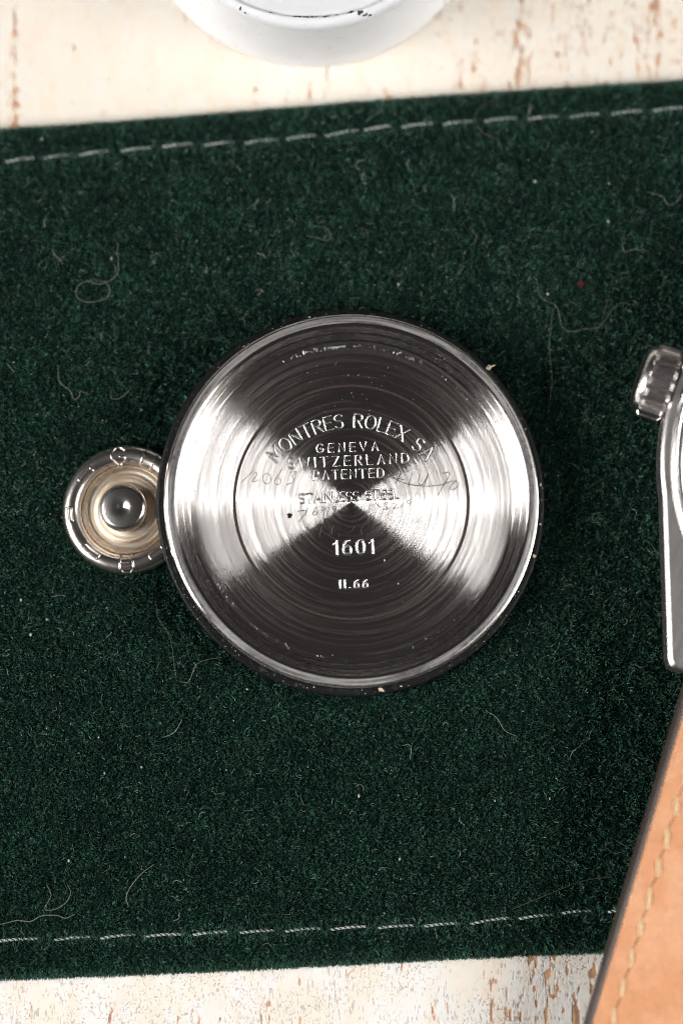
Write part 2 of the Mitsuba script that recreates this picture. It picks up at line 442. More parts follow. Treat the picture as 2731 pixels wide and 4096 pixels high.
TOP_STITCHES = [(-27.38, 28.9, -24.99, 29.27), (-24.31, 29.2, -21.91, 29.56), (-21.38, 29.45, -18.73, 29.92), (-18.02, 29.81, -15.37, 30.14), (-14.59, 30.17, -11.94, 30.46), (-11.19, 30.28, -8.47, 30.57), (-7.93, 30.43, -5.17, 30.78), (-4.5, 30.78, -1.91, 31.15), (-1.38, 31.0, 1.45, 31.58), (1.81, 31.51, 4.11, 31.95), (4.89, 31.8, 7.58, 32.16), (8.22, 32.02, 10.91, 32.34), (11.63, 32.27, 14.39, 32.63), (15.1, 32.45, 17.87, 32.74), (18.57, 32.63, 21.13, 32.95), (21.94, 32.88, 24.67, 33.24), (25.39, 33.17, 28.05, 33.5)]
BOTTOM_STITCHES = [(-27.62, -33.92, -23.57, -33.68), (-22.74, -33.81, -19.79, -33.51), (-19.1, -33.68, -16.21, -33.34), (-15.53, -33.51, -12.33, -33.34), (-11.82, -33.4, -8.83, -33.13), (-8.11, -33.23, -5.23, -33.06), (-4.54, -33.13, -1.52, -32.86), (-0.93, -32.99, 2.1, -32.72), (2.81, -32.86, 5.88, -32.65), (6.47, -32.72, 9.49, -32.48), (10.11, -32.55, 13.27, -32.05), (13.96, -32.15, 16.88, -31.77), (17.4, -31.7, 19.81, -31.5), (21.01, -31.62, 23.77, -31.41)]


def row_y(rows, x):
    r = np.array(rows)
    px = np.concatenate([r[:, 0], r[:, 2]]); py = np.concatenate([r[:, 1], r[:, 3]])
    k = np.polyfit(px, py, 3)
    return np.polyval(k, np.clip(x, -30, 30)) + np.polyval(np.polyder(k), np.clip(x, -30, 30)) * (x - np.clip(x, -30, 30))


def velvet_z(x, y):
    d = np.minimum(TOPY(x) - y, y - BOTY(x))
    e = np.clip(d / 1.3, 0, 1)
    z = 0.35 + (VZ - 0.35) * np.sqrt(np.clip(1 - (1 - e) ** 2, 0, 1))
    for rows in (TOP_STITCHES, BOTTOM_STITCHES):
        z = z - 0.5 * np.exp(-((y - row_y(rows, x)) / 0.55) ** 2)
    q = np.stack([x * 0.13, y * 0.13, 0 * x], -1)
    return z + 0.22 * (meshkit.fbm(q, 3, 5) - 0.5)


xs = np.linspace(X0, X1, 370)
tt = np.concatenate([np.linspace(0, 0.03, 14), np.linspace(0.035, 0.08, 20), np.linspace(0.085, 0.915, 150), np.linspace(0.92, 0.965, 20), np.linspace(0.97, 1, 14)])
gx, gt = np.meshgrid(xs, tt, indexing='ij')
gy = BOTY(gx) + (TOPY(gx) - BOTY(gx)) * gt
gz = velvet_z(gx, gy)
nx, nt = gx.shape
vv = np.stack([gx, gy, gz], -1)
low = lambda c: np.stack([gx[:, c], gy[:, c], 0 * gx[:, c] + 0.05], -1)[:, None]
vv = np.concatenate([low(0), vv, low(-1)], 1)
nt += 2
i = (np.arange(nx - 1)[:, None] * nt + np.arange(nt - 1)[None]).ravel()
put('velvet_pouch__fabric', (vv.reshape(-1, 3), np.vstack([np.stack([i, i + nt, i + nt + 1], 1), np.stack([i, i + nt + 1, i + 1], 1)])), 'velvet_ground', smooth=True)

# the pile: short tapering fibres standing on the fabric
N = 640000
px = rng.uniform(-36, 36, N)
pt = rng.uniform(0, 1, N)
edge_n = 16000                                              # the fuzzy rims
ex = rng.uniform(-36, 36, edge_n)
px = np.concatenate([px, ex]); pt = np.concatenate([pt, np.where(rng.random(edge_n) < 0.5, rng.uniform(0, 0.006, edge_n), rng.uniform(0.994, 1, edge_n))])
py = BOTY(px) + (TOPY(px) - BOTY(px)) * pt
keep = (np.hypot(px - 0.8, py - 0.8) > 12.2) & (np.hypot(px + 17.2, py - 0.6) > 4.6)
px, py = px[keep], py[keep]
pz = velvet_z(px, py)
h = 0.05
nrm = np.stack([-(velvet_z(px + h, py) - velvet_z(px - h, py)) / (2 * h), -(velvet_z(px, py + h) - velvet_z(px, py - h)) / (2 * h), np.ones_like(px)], -1)
nrm /= np.linalg.norm(nrm, axis=1, keepdims=True)
n = len(px)
clump = meshkit.noise(np.stack([px * 2.6, py * 2.6, 0 * px], -1), 3)
clump2 = meshkit.noise(np.stack([px * 0.55, py * 0.55, 0 * px], -1), 8)
lean = rng.normal(0, 0.34, (n, 2)) + np.stack([np.cos(clump * 9), np.sin(clump * 9)], -1) * 0.22
dirs = nrm + np.column_stack([lean, np.zeros(n)])
dirs /= np.linalg.norm(dirs, axis=1, keepdims=True)
ln = (0.32 + 0.32 * rng.random(n)) * (0.8 + 0.4 * clump)
d_edge = np.minimum(TOPY(px) - py, py - BOTY(px))
ln = ln * (0.5 + 0.5 * np.clip(d_edge / 0.8, 0, 1))
wid = rng.uniform(0.028, 0.06, n)
az = rng.uniform(0, 2 * np.pi, n)
sd = np.stack([np.cos(az), np.sin(az), np.zeros(n)], -1)
sd -= dirs * (sd * dirs).sum(1, keepdims=True)
sd /= np.linalg.norm(sd, axis=1, keepdims=True)
base = np.stack([px, py, pz - 0.06], -1)
tip = base + dirs * ln[:, None]
pv = np.stack([base - sd * wid[:, None], base + sd * wid[:, None], tip + sd * wid[:, None] * 0.35, tip - sd * wid[:, None] * 0.35], 1).reshape(-1, 3)
k = np.arange(n)[:, None] * 4
pf = np.vstack([k + [0, 1, 2], k + [0, 2, 3]])
val = 1.28 * np.exp(rng.normal(0, 0.44, n)) * (0.75 + 0.5 * clump) * (0.76 + 0.48 * clump2)
hue = rng.random(n)[:, None]
col = (np.array([0.0165, 0.047, 0.0315]) * (1 - hue) + np.array([0.0195, 0.051, 0.0375]) * hue) * val[:, None]
bright = rng.random(n) < 0.075
col[bright] = col[bright] * 2.0 + 0.018
put('velvet_pouch__pile', (pv, pf), 'velvet_pile', smooth=False, color=np.repeat(np.clip(col, 0, 0.5), 4, 0))
labels['velvet_pouch__pile'] = {'label': 'short dense velvet pile', 'kind': 'stuff'}
tag('velvet_pouch', 'dark green velvet pouch lying flat on the cream painted table', 'pouch')


def twisted(p0, p1, rad=0.078, pitch=0.84, sag=0.05):
    """One stitch of two-ply thread lying on the velvet, dipping in at both ends."""
    p0, p1 = np.array(p0), np.array(p1)
    L = np.linalg.norm(p1 - p0)
    m = int(L / 0.045)
    t = np.linspace(0, 1, m)
    dv = (p1 - p0) / L
    nv = np.array([-dv[1], dv[0]])
    bow = sag * np.sin(t * np.pi) * 1.5
    xy = p0 + (p1 - p0) * t[:, None] + nv * bow[:, None]
    z0 = float(np.mean(velvet_z(xy[:, 0], xy[:, 1]))) + 0.31 - 0.15 * t - 0.45 * np.abs(2 * t - 1) ** 18
    parts = []
    for ph in (0, np.pi):
        a = 2 * np.pi * t * L / pitch + ph
        off = 0.075
        top = np.clip(np.sin(a), 0, 1)
        pp = np.column_stack([xy + nv * (off * np.cos(a))[:, None], z0 + off * np.sin(a)])
        parts.append(tube(pp, rad * (0.55 + 0.75 * top ** 1.5), 7))
    return cat_mesh(parts)


for rows in (TOP_STITCHES, BOTTOM_STITCHES):
    for x0, y0, x1, y1 in rows:
        put(numbered('velvet_pouch__stitch'), twisted((x0, y0), (x1, y1)), 'thread', smooth=True)

# ------------------------------------------------------------------ the snap button of the pouch
SN = leaning((-0.09, 0.0, 1.0), (-17.14, 0.34, 1.72))
SNAP = 'velvet_pouch__snap_button'


def rim_z(r):
    return 0.45 + 0.78 * np.sqrt(np.clip(1 - ((r - 4.26) / 0.80) ** 2, 0, 1))


rr = np.linspace(5.055, 3.48, 26)
SN[:3, :3] *= 1.035
put(SNAP + '__rim', lathe([[(4.7, -0.15), (4.95, 0.05), (5.06, 0.45)] + [(r, float(rim_z(r))) for r in rr] + [(3.46, 0.50)]], 360), 'nickel', smooth=True, to_world=SN)
put(SNAP + '__socket', lathe([[(3.50, 0.45), (3.46, 0.66), (3.40, 0.72), (3.32, 0.66), (3.26, 0.50), (3.05, 0.34), (2.85, 0.30), (2.72, 0.36), (2.60, 0.33), (2.45, 0.20), (2.25, 0.12), (2.12, 0.17), (2.0, 0.17), (1.5, 0.05)]], 360), 'nickel_warm', smooth=True, to_world=SN)
stud = [(1.62, 0.0), (1.60, 1.35), (1.68, 1.60), (1.80, 1.78), (1.83, 1.95)] + arc(1.33, 2.02, 0.50, 0, 80, 8) + [(1.1, 2.55), (0.8, 2.57), (0.55, 2.54), (0.34, 2.46), (0.18, 2.40), (0.01, 2.38)]
put(SNAP + '__stud', lathe([stud], 240), 'nickel_stud', smooth=True, to_world=SN)


def on_rim(polys, ang, rmid, rot=0.0):
    """Strokes given in (tangential, outward) millimetres around the point at ang, rmid, laid on the domed rim."""
    out = []
    for p in polys:
        q = dense(p, 0.08)
        c, s = math.cos(rot), math.sin(rot)
        tx, ro = q[:, 0] * c - q[:, 1] * s, q[:, 0] * s + q[:, 1] * c
        r = rmid + ro
        a = math.radians(ang) - tx / rmid
        out.append(tube(np.stack([r * np.cos(a), r * np.sin(a), rim_z(r) + 0.02], 1), 0.105, 8, 0.9))
    return cat_mesh(out)


bar = lambda L, w: [[(-L / 2, -w / 2), (-L / 2, w / 2), (L / 2, w / 2), (L / 2, -w / 2), (-L / 2, -w / 2)]]
for polys, ang, rmid in [
        ([ell(0, 0, .58, .66, 38, 325, 20) + [(.50, -.08), (.08, -.08)]], 97, 4.18),
        ([[(-.50, -.60), (-.42, .58)], [(.50, -.60), (.42, .58)], [(-.46, -.02), (.46, -.02)]], 65, 4.18),
        (bar(1.25, .40), 139, 4.12), (bar(1.10, .34), 185, 4.32), (bar(1.45, .40), 231, 4.22), (bar(1.2, .40), 306, 4.25),
        ([[(-.52, -.66), (-.50, .40), (-.30, .66), (.30, .66), (.50, .40), (.52, -.66)], [(-.52, .02), (.52, .02)], [(-.50, .42), (.50, .42)]], 272, 4.22)]:
    put(numbered(SNAP + '__raised_letter'), on_rim(polys, ang, rmid), 'nickel', smooth=True, to_world=SN)
labels[SNAP] = {'label': 'nickel snap button with raised letters, half hidden under the case back'}

# ------------------------------------------------------------------ the watch case back
CB = leaning((math.sin(math.radians(3.2)), -0.035, math.cos(math.radians(3.2))), (0.80, 0.81, 3.90))
BACK = 'watch_case_back'


def brushed(r_in, r_out, slope, seed, n=540, width=0.075):
    """A turned face as fine concentric tool lines, each a hair's breadth out of true; its uv runs along and across the lines."""
    r = np.random.default_rng(seed)
    num = max(4, int((r_out - r_in) / width))
    edges = np.linspace(r_in, r_out, num + 1)
    edges[1:-1] += r.normal(0, width * 0.18, num - 1)
    V, UV = [], []
    for k in range(num):
        a = (np.arange(n + 1) + r.random()) / n * 2 * np.pi
        cuts = np.sort(r.uniform(0, 2 * np.pi, r.integers(6, 16)))
        patch = np.searchsorted(cuts, a[:-1] % (2 * np.pi)) % len(cuts)
        turn = np.radians(r.normal(0, 0.8) + r.normal(0, 1.1, len(cuts)))[patch]
        tip = np.radians(r.normal(0, 0.8) + r.normal(0, 0.8, len(cuts)))[patch]
        r0, r1 = edges[k], edges[k + 1]
        z0, z1 = slope * (r0 - r_in), slope * (r1 - r_in)
        dz = np.tan(tip) * (r1 - r0) / 2
        ca, sa, cb, sb = np.cos(a[:-1]), np.sin(a[:-1]), np.cos(a[1:]), np.sin(a[1:])
        q = np.stack([np.stack([r0 * ca, r0 * sa, z0 - dz], -1), np.stack([r1 * ca, r1 * sa, z1 + dz], -1), np.stack([r1 * cb, r1 * sb, z1 + dz], -1), np.stack([r0 * cb, r0 * sb, z0 - dz], -1)], 1)
        am = (a[:-1] + a[1:]) / 2 + np.pi / 2 + turn
        t = np.stack([np.cos(am), np.sin(am)], -1)
        w = np.stack([-t[:, 1], t[:, 0]], -1)
        V.append(q.reshape(-1, 3)); UV.append(np.stack([np.einsum('nij,nj->ni', q[..., :2], t), np.einsum('nij,nj->ni', q[..., :2], w)], -1).reshape(-1, 2))
    V, UV = np.vstack(V), np.vstack(UV)
    k = np.arange(len(V) // 4)[:, None] * 4
    return V, np.vstack([k + [0, 1, 2], k + [0, 2, 3]]), UV * 0.1


plate = brushed(0.0005, 9.18, 0.0, 21)
put(BACK + '__plate', plate[:2], 'steel_brushed', smooth=False, uv=plate[2], to_world=CB)
ann = brushed(9.42, 12.80, ANNULUS, 22)
put(BACK + '__outer_plate', ann[:2], 'steel_brushed', smooth=False, uv=ann[2], to_world=CB)
ez = ANNULUS * (12.8 - 9.42)
put(BACK + '__groove', lathe([[(9.42, 0.0), (9.40, -0.12)], [(9.40, -0.12), (9.20, -0.12)], [(9.20, -0.12), (9.18, 0.0)]], 360), 'steel_dark', smooth=True, to_world=CB)
walls = [[(12.80, ez), (12.86, ez + 0.02), (12.90, 0.40)], [(12.90, 0.40), (13.00, 0.46), (13.06, 0.62)], [(13.06, 0.62), (13.20, 0.82), (13.32, 1.06)], [(13.32, 1.06), (13.42, 1.10), (13.48, 1.22)], [(13.48, 1.22), (13.62, 1.45), (13.72, 1.58)]]
rim = [(13.72, 1.58), (13.80, 1.70), (13.92, 1.77), (14.08, 1.80)]
crest = [(14.08, 1.80), (14.42, 1.80), (14.60, 1.76)]
outer = [(14.60, 1.76), (14.72, 1.71), (14.82, 1.58), (14.86, 1.40)]
side = [(14.86, 1.40), (14.86, 1.2), (14.86, -0.3)]
rl = lathe([p[::-1] for p in (*walls, rim, outer, side)], 720, True)
put(BACK + '__rim', rl[:2], 'steel_turned', smooth=True, uv=rl[2], to_world=CB)
put(BACK + '__crest', lathe([crest[::-1]], 720), 'steel_worn', smooth=True, to_world=CB)
put(BACK + '__gasket', lathe([[(14.80, -0.26), (15.22, -0.22), (15.40, -0.30), (15.48, -0.45), (15.48, -0.85), (15.40, -1.0), (15.1, -1.05), (14.80, -1.05)]], 480), 'rubber', smooth=True, to_world=CB)
put(BACK + '__shell', lathe([[(14.9, -1.0), (15.2, -1.06), (15.22, -1.2), (14.6, -1.45), (12.6, -1.78), (0.01, -1.82)]], 480), 'steel_polished', smooth=True, to_world=CB)

# lettering, laid out in hundredths of a millimetre on the photograph's enlargement of the plate
PX = 0.01013


def plate_pts(polys):
    return [np.column_stack([(np.asarray(p)[:, 0] - 795) * PX, (838 - np.asarray(p)[:, 1]) * PX]) for p in polys]


def pl(x, y):
    return ((x - 795) * PX, (838 - y) * PX)


LINES = [('GENEVA', (522, 452), (1003, 430), .70, .075), ('SWITZERLAND', (302, 577), (1243, 526), .78, .075), ('PATENTED', (498, 667), (1048, 641), .72, .075),
         ('STAINLESS STEEL', (390, 851), (1165, 806), .72, .070), ('1601', (660, 1253), (970, 1239), 1.12, .115), ('II.66', (706, 1514), (922, 1509), .62, .095)]
ca = pl(801, 1019)
ang = lambda x, y: math.degrees(math.atan2(pl(x, y)[1] - ca[1], pl(x, y)[0] - ca[0]))
STROKES = [(text_line(text, pl(*a), pl(*b), hh), rad) for text, a, b, hh, rad in LINES]
STROKES.append((text_arc('MONTRES ROLEX SA', ca, 769.6 * PX, ang(205, 525), ang(1385, 500), 1.08, 0.95), .085))
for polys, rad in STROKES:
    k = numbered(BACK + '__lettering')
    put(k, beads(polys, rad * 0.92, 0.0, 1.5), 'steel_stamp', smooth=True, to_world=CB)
    put(k + '__painted_shade', beads([np.asarray(q) + [-0.014, -0.020] for q in polys], rad * 1.45, 0.0, 0.10), 'steel_shade_and_scratch', smooth=True, to_world=CB)  # shaded letter edge painted as a dark flat bead, shifted down and left

SCR = [  # hand-scratched service marks
    [[(-70, 690), (30, 592)], [(20, 628), (45, 612), (50, 635), (15, 682), (60, 676)], ell(130, 660, 32, 40), [(248, 585), (205, 650), (190, 690), (215, 706), (240, 685), (225, 655), (195, 668)], [(310, 608), (362, 604), (325, 640), (345, 662), (328, 690), (285, 703)]],
    [[(1190, 598), (1140, 690)], [(1125, 645), (1205, 660)], [(1270, 612), (1242, 712)], [(1330, 615), (1322, 680), (1350, 700), (1400, 612)], [(1400, 615), (1365, 710)], [(1510, 608), (1568, 612), (1470, 785)],
     [(1120, 645), (1200, 685), (1300, 705), (1400, 710), (1500, 700), (1590, 668), (1640, 690), (1600, 735), (1565, 725), (1620, 660)]],
    [[(372, 915), (440, 912), (378, 1000)], [(450, 885), (436, 950)], [(520, 880), (490, 930), (505, 945), (530, 925), (500, 915)], [(580, 880), (560, 890), (565, 910), (585, 890), (572, 955)], [(620, 880), (600, 950)], [(668, 872), (645, 885), (655, 905), (675, 880), (650, 962)]],
    [[(985, 845), (1020, 880)], [(1050, 850), (1075, 842), (1060, 868), (1080, 890), (1040, 895)], [(1120, 850), (1150, 855), (1125, 890), (1165, 880)], [(1200, 845), (1180, 885)], [(1262, 818), (1235, 828), (1240, 850), (1265, 830), (1248, 870)]],
    [[(560, 1035), (545, 1110)], [(655, 1020), (620, 1035), (640, 1065), (615, 1100), (640, 1095), (640, 1060), (655, 1025)], [(698, 1090), (695, 1112)], [(770, 1040), (815, 1028), (800, 1060), (760, 1090)], [(890, 1015), (868, 1060), (880, 1088)], [(975, 1068), (1005, 1020)], [(1012, 1035), (1012, 1060)]]]
for polys in SCR:
    put(numbered(BACK + '__scratched_mark'), beads([spline(q, 4) if len(q) > 2 else q for q in plate_pts(polys)], 0.029, 0.0, 0.6, 6), 'steel_shade_and_scratch', smooth=True, to_world=CB)
spot = [np.column_stack([0.19 * np.cos(t) * (1 + 0.25 * np.sin(5 * t)), 0.20 * np.sin(t) * (1 + 0.2 * np.sin(3 * t + 1))]) for t in [np.linspace(0, 2 * np.pi, 28, endpoint=False)]][0]
sm = trimesh.creation.extrude_polygon(Polygon(spot + np.array(pl(311, 948))), 0.02)
put(BACK + '__ink_spot', sm, 'ink', to_world=CB)
labels[BACK + '__ink_spot'] = {'label': 'small black ink spot'}

# chatter marks of the lathe near the wall, smudges and dust
marks = []
for a0, a1, num, r0 in ((62, 118, 70, 12.35), (140, 222, 150, 12.45), (222, 262, 22, 12.45), (290, 335, 18, 12.40), (20, 58, 20, 12.30)):
    for t in rng.uniform(a0, a1, num):
        r = r0 + rng.normal(0, 0.07); L = rng.uniform(0.04, 0.22); t = math.radians(t); dt = rng.normal(0, 0.004)
        z = ANNULUS * (r - 9.42)
        marks.append(tube(np.array([[r * math.cos(t), r * math.sin(t), z], [(r + L) * math.cos(t + dt), (r + L) * math.sin(t + dt), z + ANNULUS * L]]), rng.uniform(0.008, 0.022), 5, 0.6))
put(BACK + '__chatter_mark', cat_mesh(marks), 'steel_stamp', smooth=True, to_world=CB)
labels[BACK + '__chatter_mark'] = {'label': 'ring of small bright tool marks', 'kind': 'stuff'}
sm = []
for _ in range(46):
    t = math.radians(rng.normal(88, 14)); r = rng.uniform(6.4, 11.4); L = rng.uniform(0.03, 0.20); az_ = math.radians(rng.normal(28, 14))
    if 8.8 < r < 9.6:
        continue
    z = 0.0 if r < 9.3 else ANNULUS * (r - 9.42)
    c0 = np.array([r * math.cos(t), r * math.sin(t)]); d0 = np.array([math.cos(az_), math.sin(az_)]) * L
    sm.append(tube(np.column_stack([c0 + np.outer([-.5, 0, .5], d0), np.full(3, z)]), rng.uniform(0.02, 0.06) * np.array([.5, 1, .4]), 8, 0.10))
put(BACK + '__smudge', cat_mesh(sm), 'smudge', smooth=True, to_world=CB)
labels[BACK + '__smudge'] = {'label': 'dull smudges in the upper dark part of the plate', 'kind': 'stuff'}
ds = []
for _ in range(240):
    t = rng.uniform(0, 2 * np.pi); where = rng.random()
    if where < 0.72:
        r = rng.uniform(14.95, 15.35); z = -0.22 - (max(r - 15.18, 0)) * 0.4
    elif where < 0.85:
        r = rng.uniform(13.9, 14.6); z = 1.79
    else:
        r = 12.4 * math.sqrt(rng.random()); z = 0.0
        if abs(r - 9.3) < 0.2: continue
        z = 0.0 if r < 9.3 else ANNULUS * (r - 9.42)
    s = abs(rng.normal(0, 0.020)) + 0.010
    if where < 0.72 and rng.random() < 0.07: s *= 2.6
    ic = trimesh.creation.icosphere(subdivisions=0, radius=s)
    ds.append((ic.vertices * [rng.uniform(.7, 1.6), rng.uniform(.7, 1.6), 0.6] + [r * math.cos(t), r * math.sin(t), z], ic.faces))
put(BACK + '__dust', cat_mesh(ds), 'dust', smooth=False, to_world=CB)
labels[BACK + '__dust'] = {'label': 'fine pale dust on gasket and rim', 'kind': 'stuff'}
tag(BACK, 'round brushed steel watch case back with engraved lettering, its black gasket around it', 'watch case back')

# ------------------------------------------------------------------ crumbs on the gasket


def crumb(pos, size, num, seed, spread):
    r = np.random.default_rng(seed)
    out = []
    for j in range(num):
        ic = trimesh.creation.icosphere(subdivisions=1, radius=1)
        v = ic.vertices * (1 + 0.35 * (r.random((len(ic.vertices), 1)) - 0.5)) * size * r.uniform(.5, 1.2, 3)
        out.append((v + np.array(pos) + np.array([spread[0], spread[1], 0]) * r.uniform(-1, 1) + r.normal(0, size * 0.5, 3) * [1, 1, .4], ic.faces))
    return cat_mesh(out)


for pos, size, num, seed, spread, text in [
        ((11.9, 11.75, 3.50), 0.13, 14, 1, (0.34, 0.16), 'flaky beige crumb stuck on the gasket at the upper right of the case back'),
        ((15.42, -3.45, 2.80), 0.12, 5, 2, (0.05, 0.10), 'small beige crumb at the right rim of the gasket, below its middle'),
        ((3.05, -14.15, 3.50), 0.12, 5, 3, (0.14, 0.03), 'pale crumb on the lower edge of the gasket under the date mark'),
        ((-12.75, 7.1, 4.45), 0.10, 6, 4, (0.10, 0.10), 'grey dust clump on the gasket at the upper left of the case back')]:
    k = numbered('crumb')
    put(k, crumb(pos, size, num, seed, spread), 'crumb_beige' if 'grey' not in text else 'dust', smooth=False)
    tag(k, text, 'crumb', 'crumbs on the case back')

# ------------------------------------------------------------------ the wrist watch lying face down
WA = np.array([-0.94551858, 0.32556815, 0]); WS = np.array([-0.32556815, -0.94551858, 0])
WM = frame(WA, WS, (42.72, 3.14, 0))
WATCH = 'wrist_watch'
half = [(11.7, 20.0), (11.3, 20.5), (10.2, 20.6), (9.9, 20.2), (9.75, 14.0), (-9.75, 14.0), (-9.9, 20.2), (-10.2, 20.6), (-11.3, 20.5), (-11.7, 20.0), (-17.0, 5.6)]
lug_poly = Polygon([(17.0, 5.6)] + half + [(-x, -y) for x, y in half[::-1]][0:0] + [(-17.0, -5.6)] + [(x, -y) for x, y in half[:-1][::-1]] + [(17.0, -5.6)])
outline = lug_poly.union(Point(0, 0).buffer(18.0, 90)).buffer(-0.5).buffer(0.5).buffer(0.6).buffer(-0.6)
ring = np.array(outline.exterior.segmentize(0.5).coords)[:-1]
if Polygon(ring).exterior.is_ccw is False:
    ring = ring[::-1]
tan = np.roll(ring, -1, 0) - np.roll(ring, 1, 0)
tan /= np.linalg.norm(tan, axis=1, keepdims=True)
nout = np.stack([tan[:, 1], -tan[:, 0]], 1)
levels = [(0.5, 5.6), (0.12, 5.9), (0.0, 6.3), (0.0, 8.75), (0.10, 8.98), (0.30, 9.10)]
m = len(ring)
lv = np.vstack([np.column_stack([ring - nout * o, np.full(m, z)]) for o, z in levels])
i = (np.arange(len(levels) - 1)[:, None] * m + np.arange(m)[None]).ravel()
j = (np.arange(len(levels) - 1)[:, None] * m + (np.arange(m)[None] + 1) % m).ravel()
lf = np.vstack([np.stack([i, j, j + m], 1), np.stack([i, j + m, i + m], 1)])
cap_poly = Polygon(ring - nout * 0.30, [np.array(Point(0, 0).buffer(17.2, 60).exterior.coords)])
cv, cf = trimesh.creation.triangulate_polygon(cap_poly, engine='earcut')
bot_poly = Polygon(ring - nout * 0.5)
bv, bf = trimesh.creation.triangulate_polygon(bot_poly, engine='earcut')
case = cat_mesh([(lv, lf), (np.column_stack([bv, np.full(len(bv), 5.6)]), bf[:, ::-1])])
put(WATCH + '__case', case, 'steel_side', smooth=25, to_world=WM)
put(WATCH + '__brushed_lug_face', (np.column_stack([cv, np.full(len(cv), 9.10)]), cf), 'steel_case', smooth=False, to_world=WM)
put(WATCH + '__case_ring', lathe([[(17.22, 9.0), (17.20, 9.22), (17.02, 9.42), (16.75, 9.50)], [(16.75, 9.50), (16.5, 9.40), (16.3, 9.52), (16.0, 9.72), (15.6, 9.78), (15.3, 9.66), (15.2, 9.4)], [(15.2, 9.4), (14.95, 9.2), (14.95, 6.3)]], 360), 'steel_polished', smooth=True, to_world=WM)
put(WATCH + '__bezel', lathe([[(14.9, 3.6), (16.6, 3.7), (17.3, 4.3), (17.5, 5.0), (17.3, 5.62)]], 240), 'steel_polished', smooth=True, to_world=WM)
put(WATCH + '__crystal', lathe([[(0.01, 2.05), (11, 2.1), (14.3, 2.3), (14.9, 2.7), (14.9, 3.7)]], 180), 'steel_dark', smooth=True, to_world=WM)
put(WATCH + '__movement', lathe([[(14.9, 7.2), (14.0, 7.4), (9.0, 7.4), (8.8, 7.7), (2.2, 7.7), (2.0, 8.1), (0.01, 8.1)]], 180), 'steel_turned', smooth=40, to_world=WM)

# crown
NF = 18
per = 8
th = np.arange(NF * per) / (NF * per) * 2 * np.pi
ph = (np.arange(NF * per) % per) / per
notch = np.where((ph < 0.13) | (ph > 0.86), 1.0, 0.0)
levels = [(0.0, 2.25, 0), (0.02, 2.60, 0), (0.30, 2.98, 1), (1.80, 2.98, 1), (2.02, 2.80, 0.5), (2.04, 2.5, 0)]
crv = np.vstack([np.column_stack([(r - 0.36 * g * notch) * np.cos(th), (r - 0.36 * g * notch) * np.sin(th), np.full(len(th), z)]) for z, r, g in levels])
m = len(th)
i = (np.arange(len(levels) - 1)[:, None] * m + np.arange(m)[None]).ravel()
j = (np.arange(len(levels) - 1)[:, None] * m + (np.arange(m)[None] + 1) % m).ravel()
crf = np.vstack([np.stack([i, j, j + m], 1), np.stack([i, j + m, i + m], 1)])
CRM = np.eye(4)
CRM[:3, 2] = WA; CRM[:3, 0] = [0, 0, 1]; CRM[:3, 1] = np.cross(WA, [0, 0, 1])
CRM[:3, 3] = np.array([42.72, 3.14, 0]) + WA * 17.95 + WS * -0.52 + np.array([0, 0, 7.5])
put(WATCH + '__crown', (crv, crf), 'steel_crown', smooth=22, to_world=CRM)
put(WATCH + '__crown__end_cap', lathe([[(2.5, 2.02), (2.66, 2.04), (2.70, 2.12), (2.60, 2.40), (2.42, 2.62), (2.25, 2.68)], [(2.25, 2.68), (2.18, 2.62), (2.10, 2.68), (1.6, 2.82), (0.8, 2.90), (0.01, 2.92)]], 120), 'steel_polished', smooth=True, to_world=CRM)
put(WATCH + '__crown_tube', lathe([[(1.5, -1.0), (1.5, 0.1)]], 60), 'steel_polished', smooth=True, to_world=CRM)

# strap
SA = np.array([26.29, -14.49, 0]); SQ = np.array([-0.28103768, -0.95969674, 0]); SP = np.array([0.95969674, -0.28103768, 0])
q = np.linspace(-3.2, 62, 140)
ztop = 9.0 - 3.1 * np.clip(q / 26, 0, 1) ** 1.15 - 1.3 * np.clip((q - 26) / 36, 0, 1) + 0.12 * np.clip(-q, 0, 5)
WID = 19.6 - 0.03 * np.clip(q, 0, 60)


def sweep(section, edge_inset=0.0):
    """section: closed list of (lateral fraction side (0 left, 1 right), lateral offset mm, z offset)"""
    m = len(section)
    vs = []
    for qq, zt, w in zip(q, ztop, WID):
        for sd_, off, dz in section:
            lat = off if sd_ == 0 else w - off
            vs.append(SA + SQ * qq + SP * lat + np.array([0, 0, zt + dz]))
    vs = np.array(vs)
    i = (np.arange(len(q) - 1)[:, None] * m + np.arange(m)[None]).ravel()
    j = (np.arange(len(q) - 1)[:, None] * m + (np.arange(m)[None] + 1) % m).ravel()
    f = np.vstack([np.stack([i, j, j + m], 1), np.stack([i, j + m, i + m], 1)])
    e0 = np.arange(1, m - 1)
    f = np.vstack([f, np.stack([0 * e0, e0 + 1, e0], 1), (len(q) - 1) * m + np.stack([0 * e0, e0, e0 + 1], 1)])
    return vs, f


core = [(0, 0.55, 0.0), (0, 0.25, -0.10), (0, 0.06, -0.40), (0, 0.0, -0.9), (0, 0.0, -1.9), (0, 0.10, -2.3), (0, 0.4, -2.6), (1, 0.4, -2.6), (1, 0.10, -2.3), (1, 0.0, -1.9), (1, 0.0, -0.9), (1, 0.06, -0.40), (1, 0.25, -0.10), (1, 0.55, 0.0)]
put(WATCH + '__strap__edge', sweep(core), 'leather_edge', smooth=50)
lining = [(0, 0.48, -0.08), (0, 0.52, 0.06), (0, 0.68, 0.13), (0, 1.55, 0.15), (0, 1.95, 0.06), (0, 2.35, 0.16), (0, 4.5, 0.22), (1, 4.5, 0.22), (1, 2.35, 0.16), (1, 1.95, 0.06), (1, 1.55, 0.15), (1, 0.68, 0.13), (1, 0.52, 0.06), (1, 0.48, -0.08)]
put(WATCH + '__strap__lining', sweep(lining[::-1]), 'leather_tan', smooth=60)
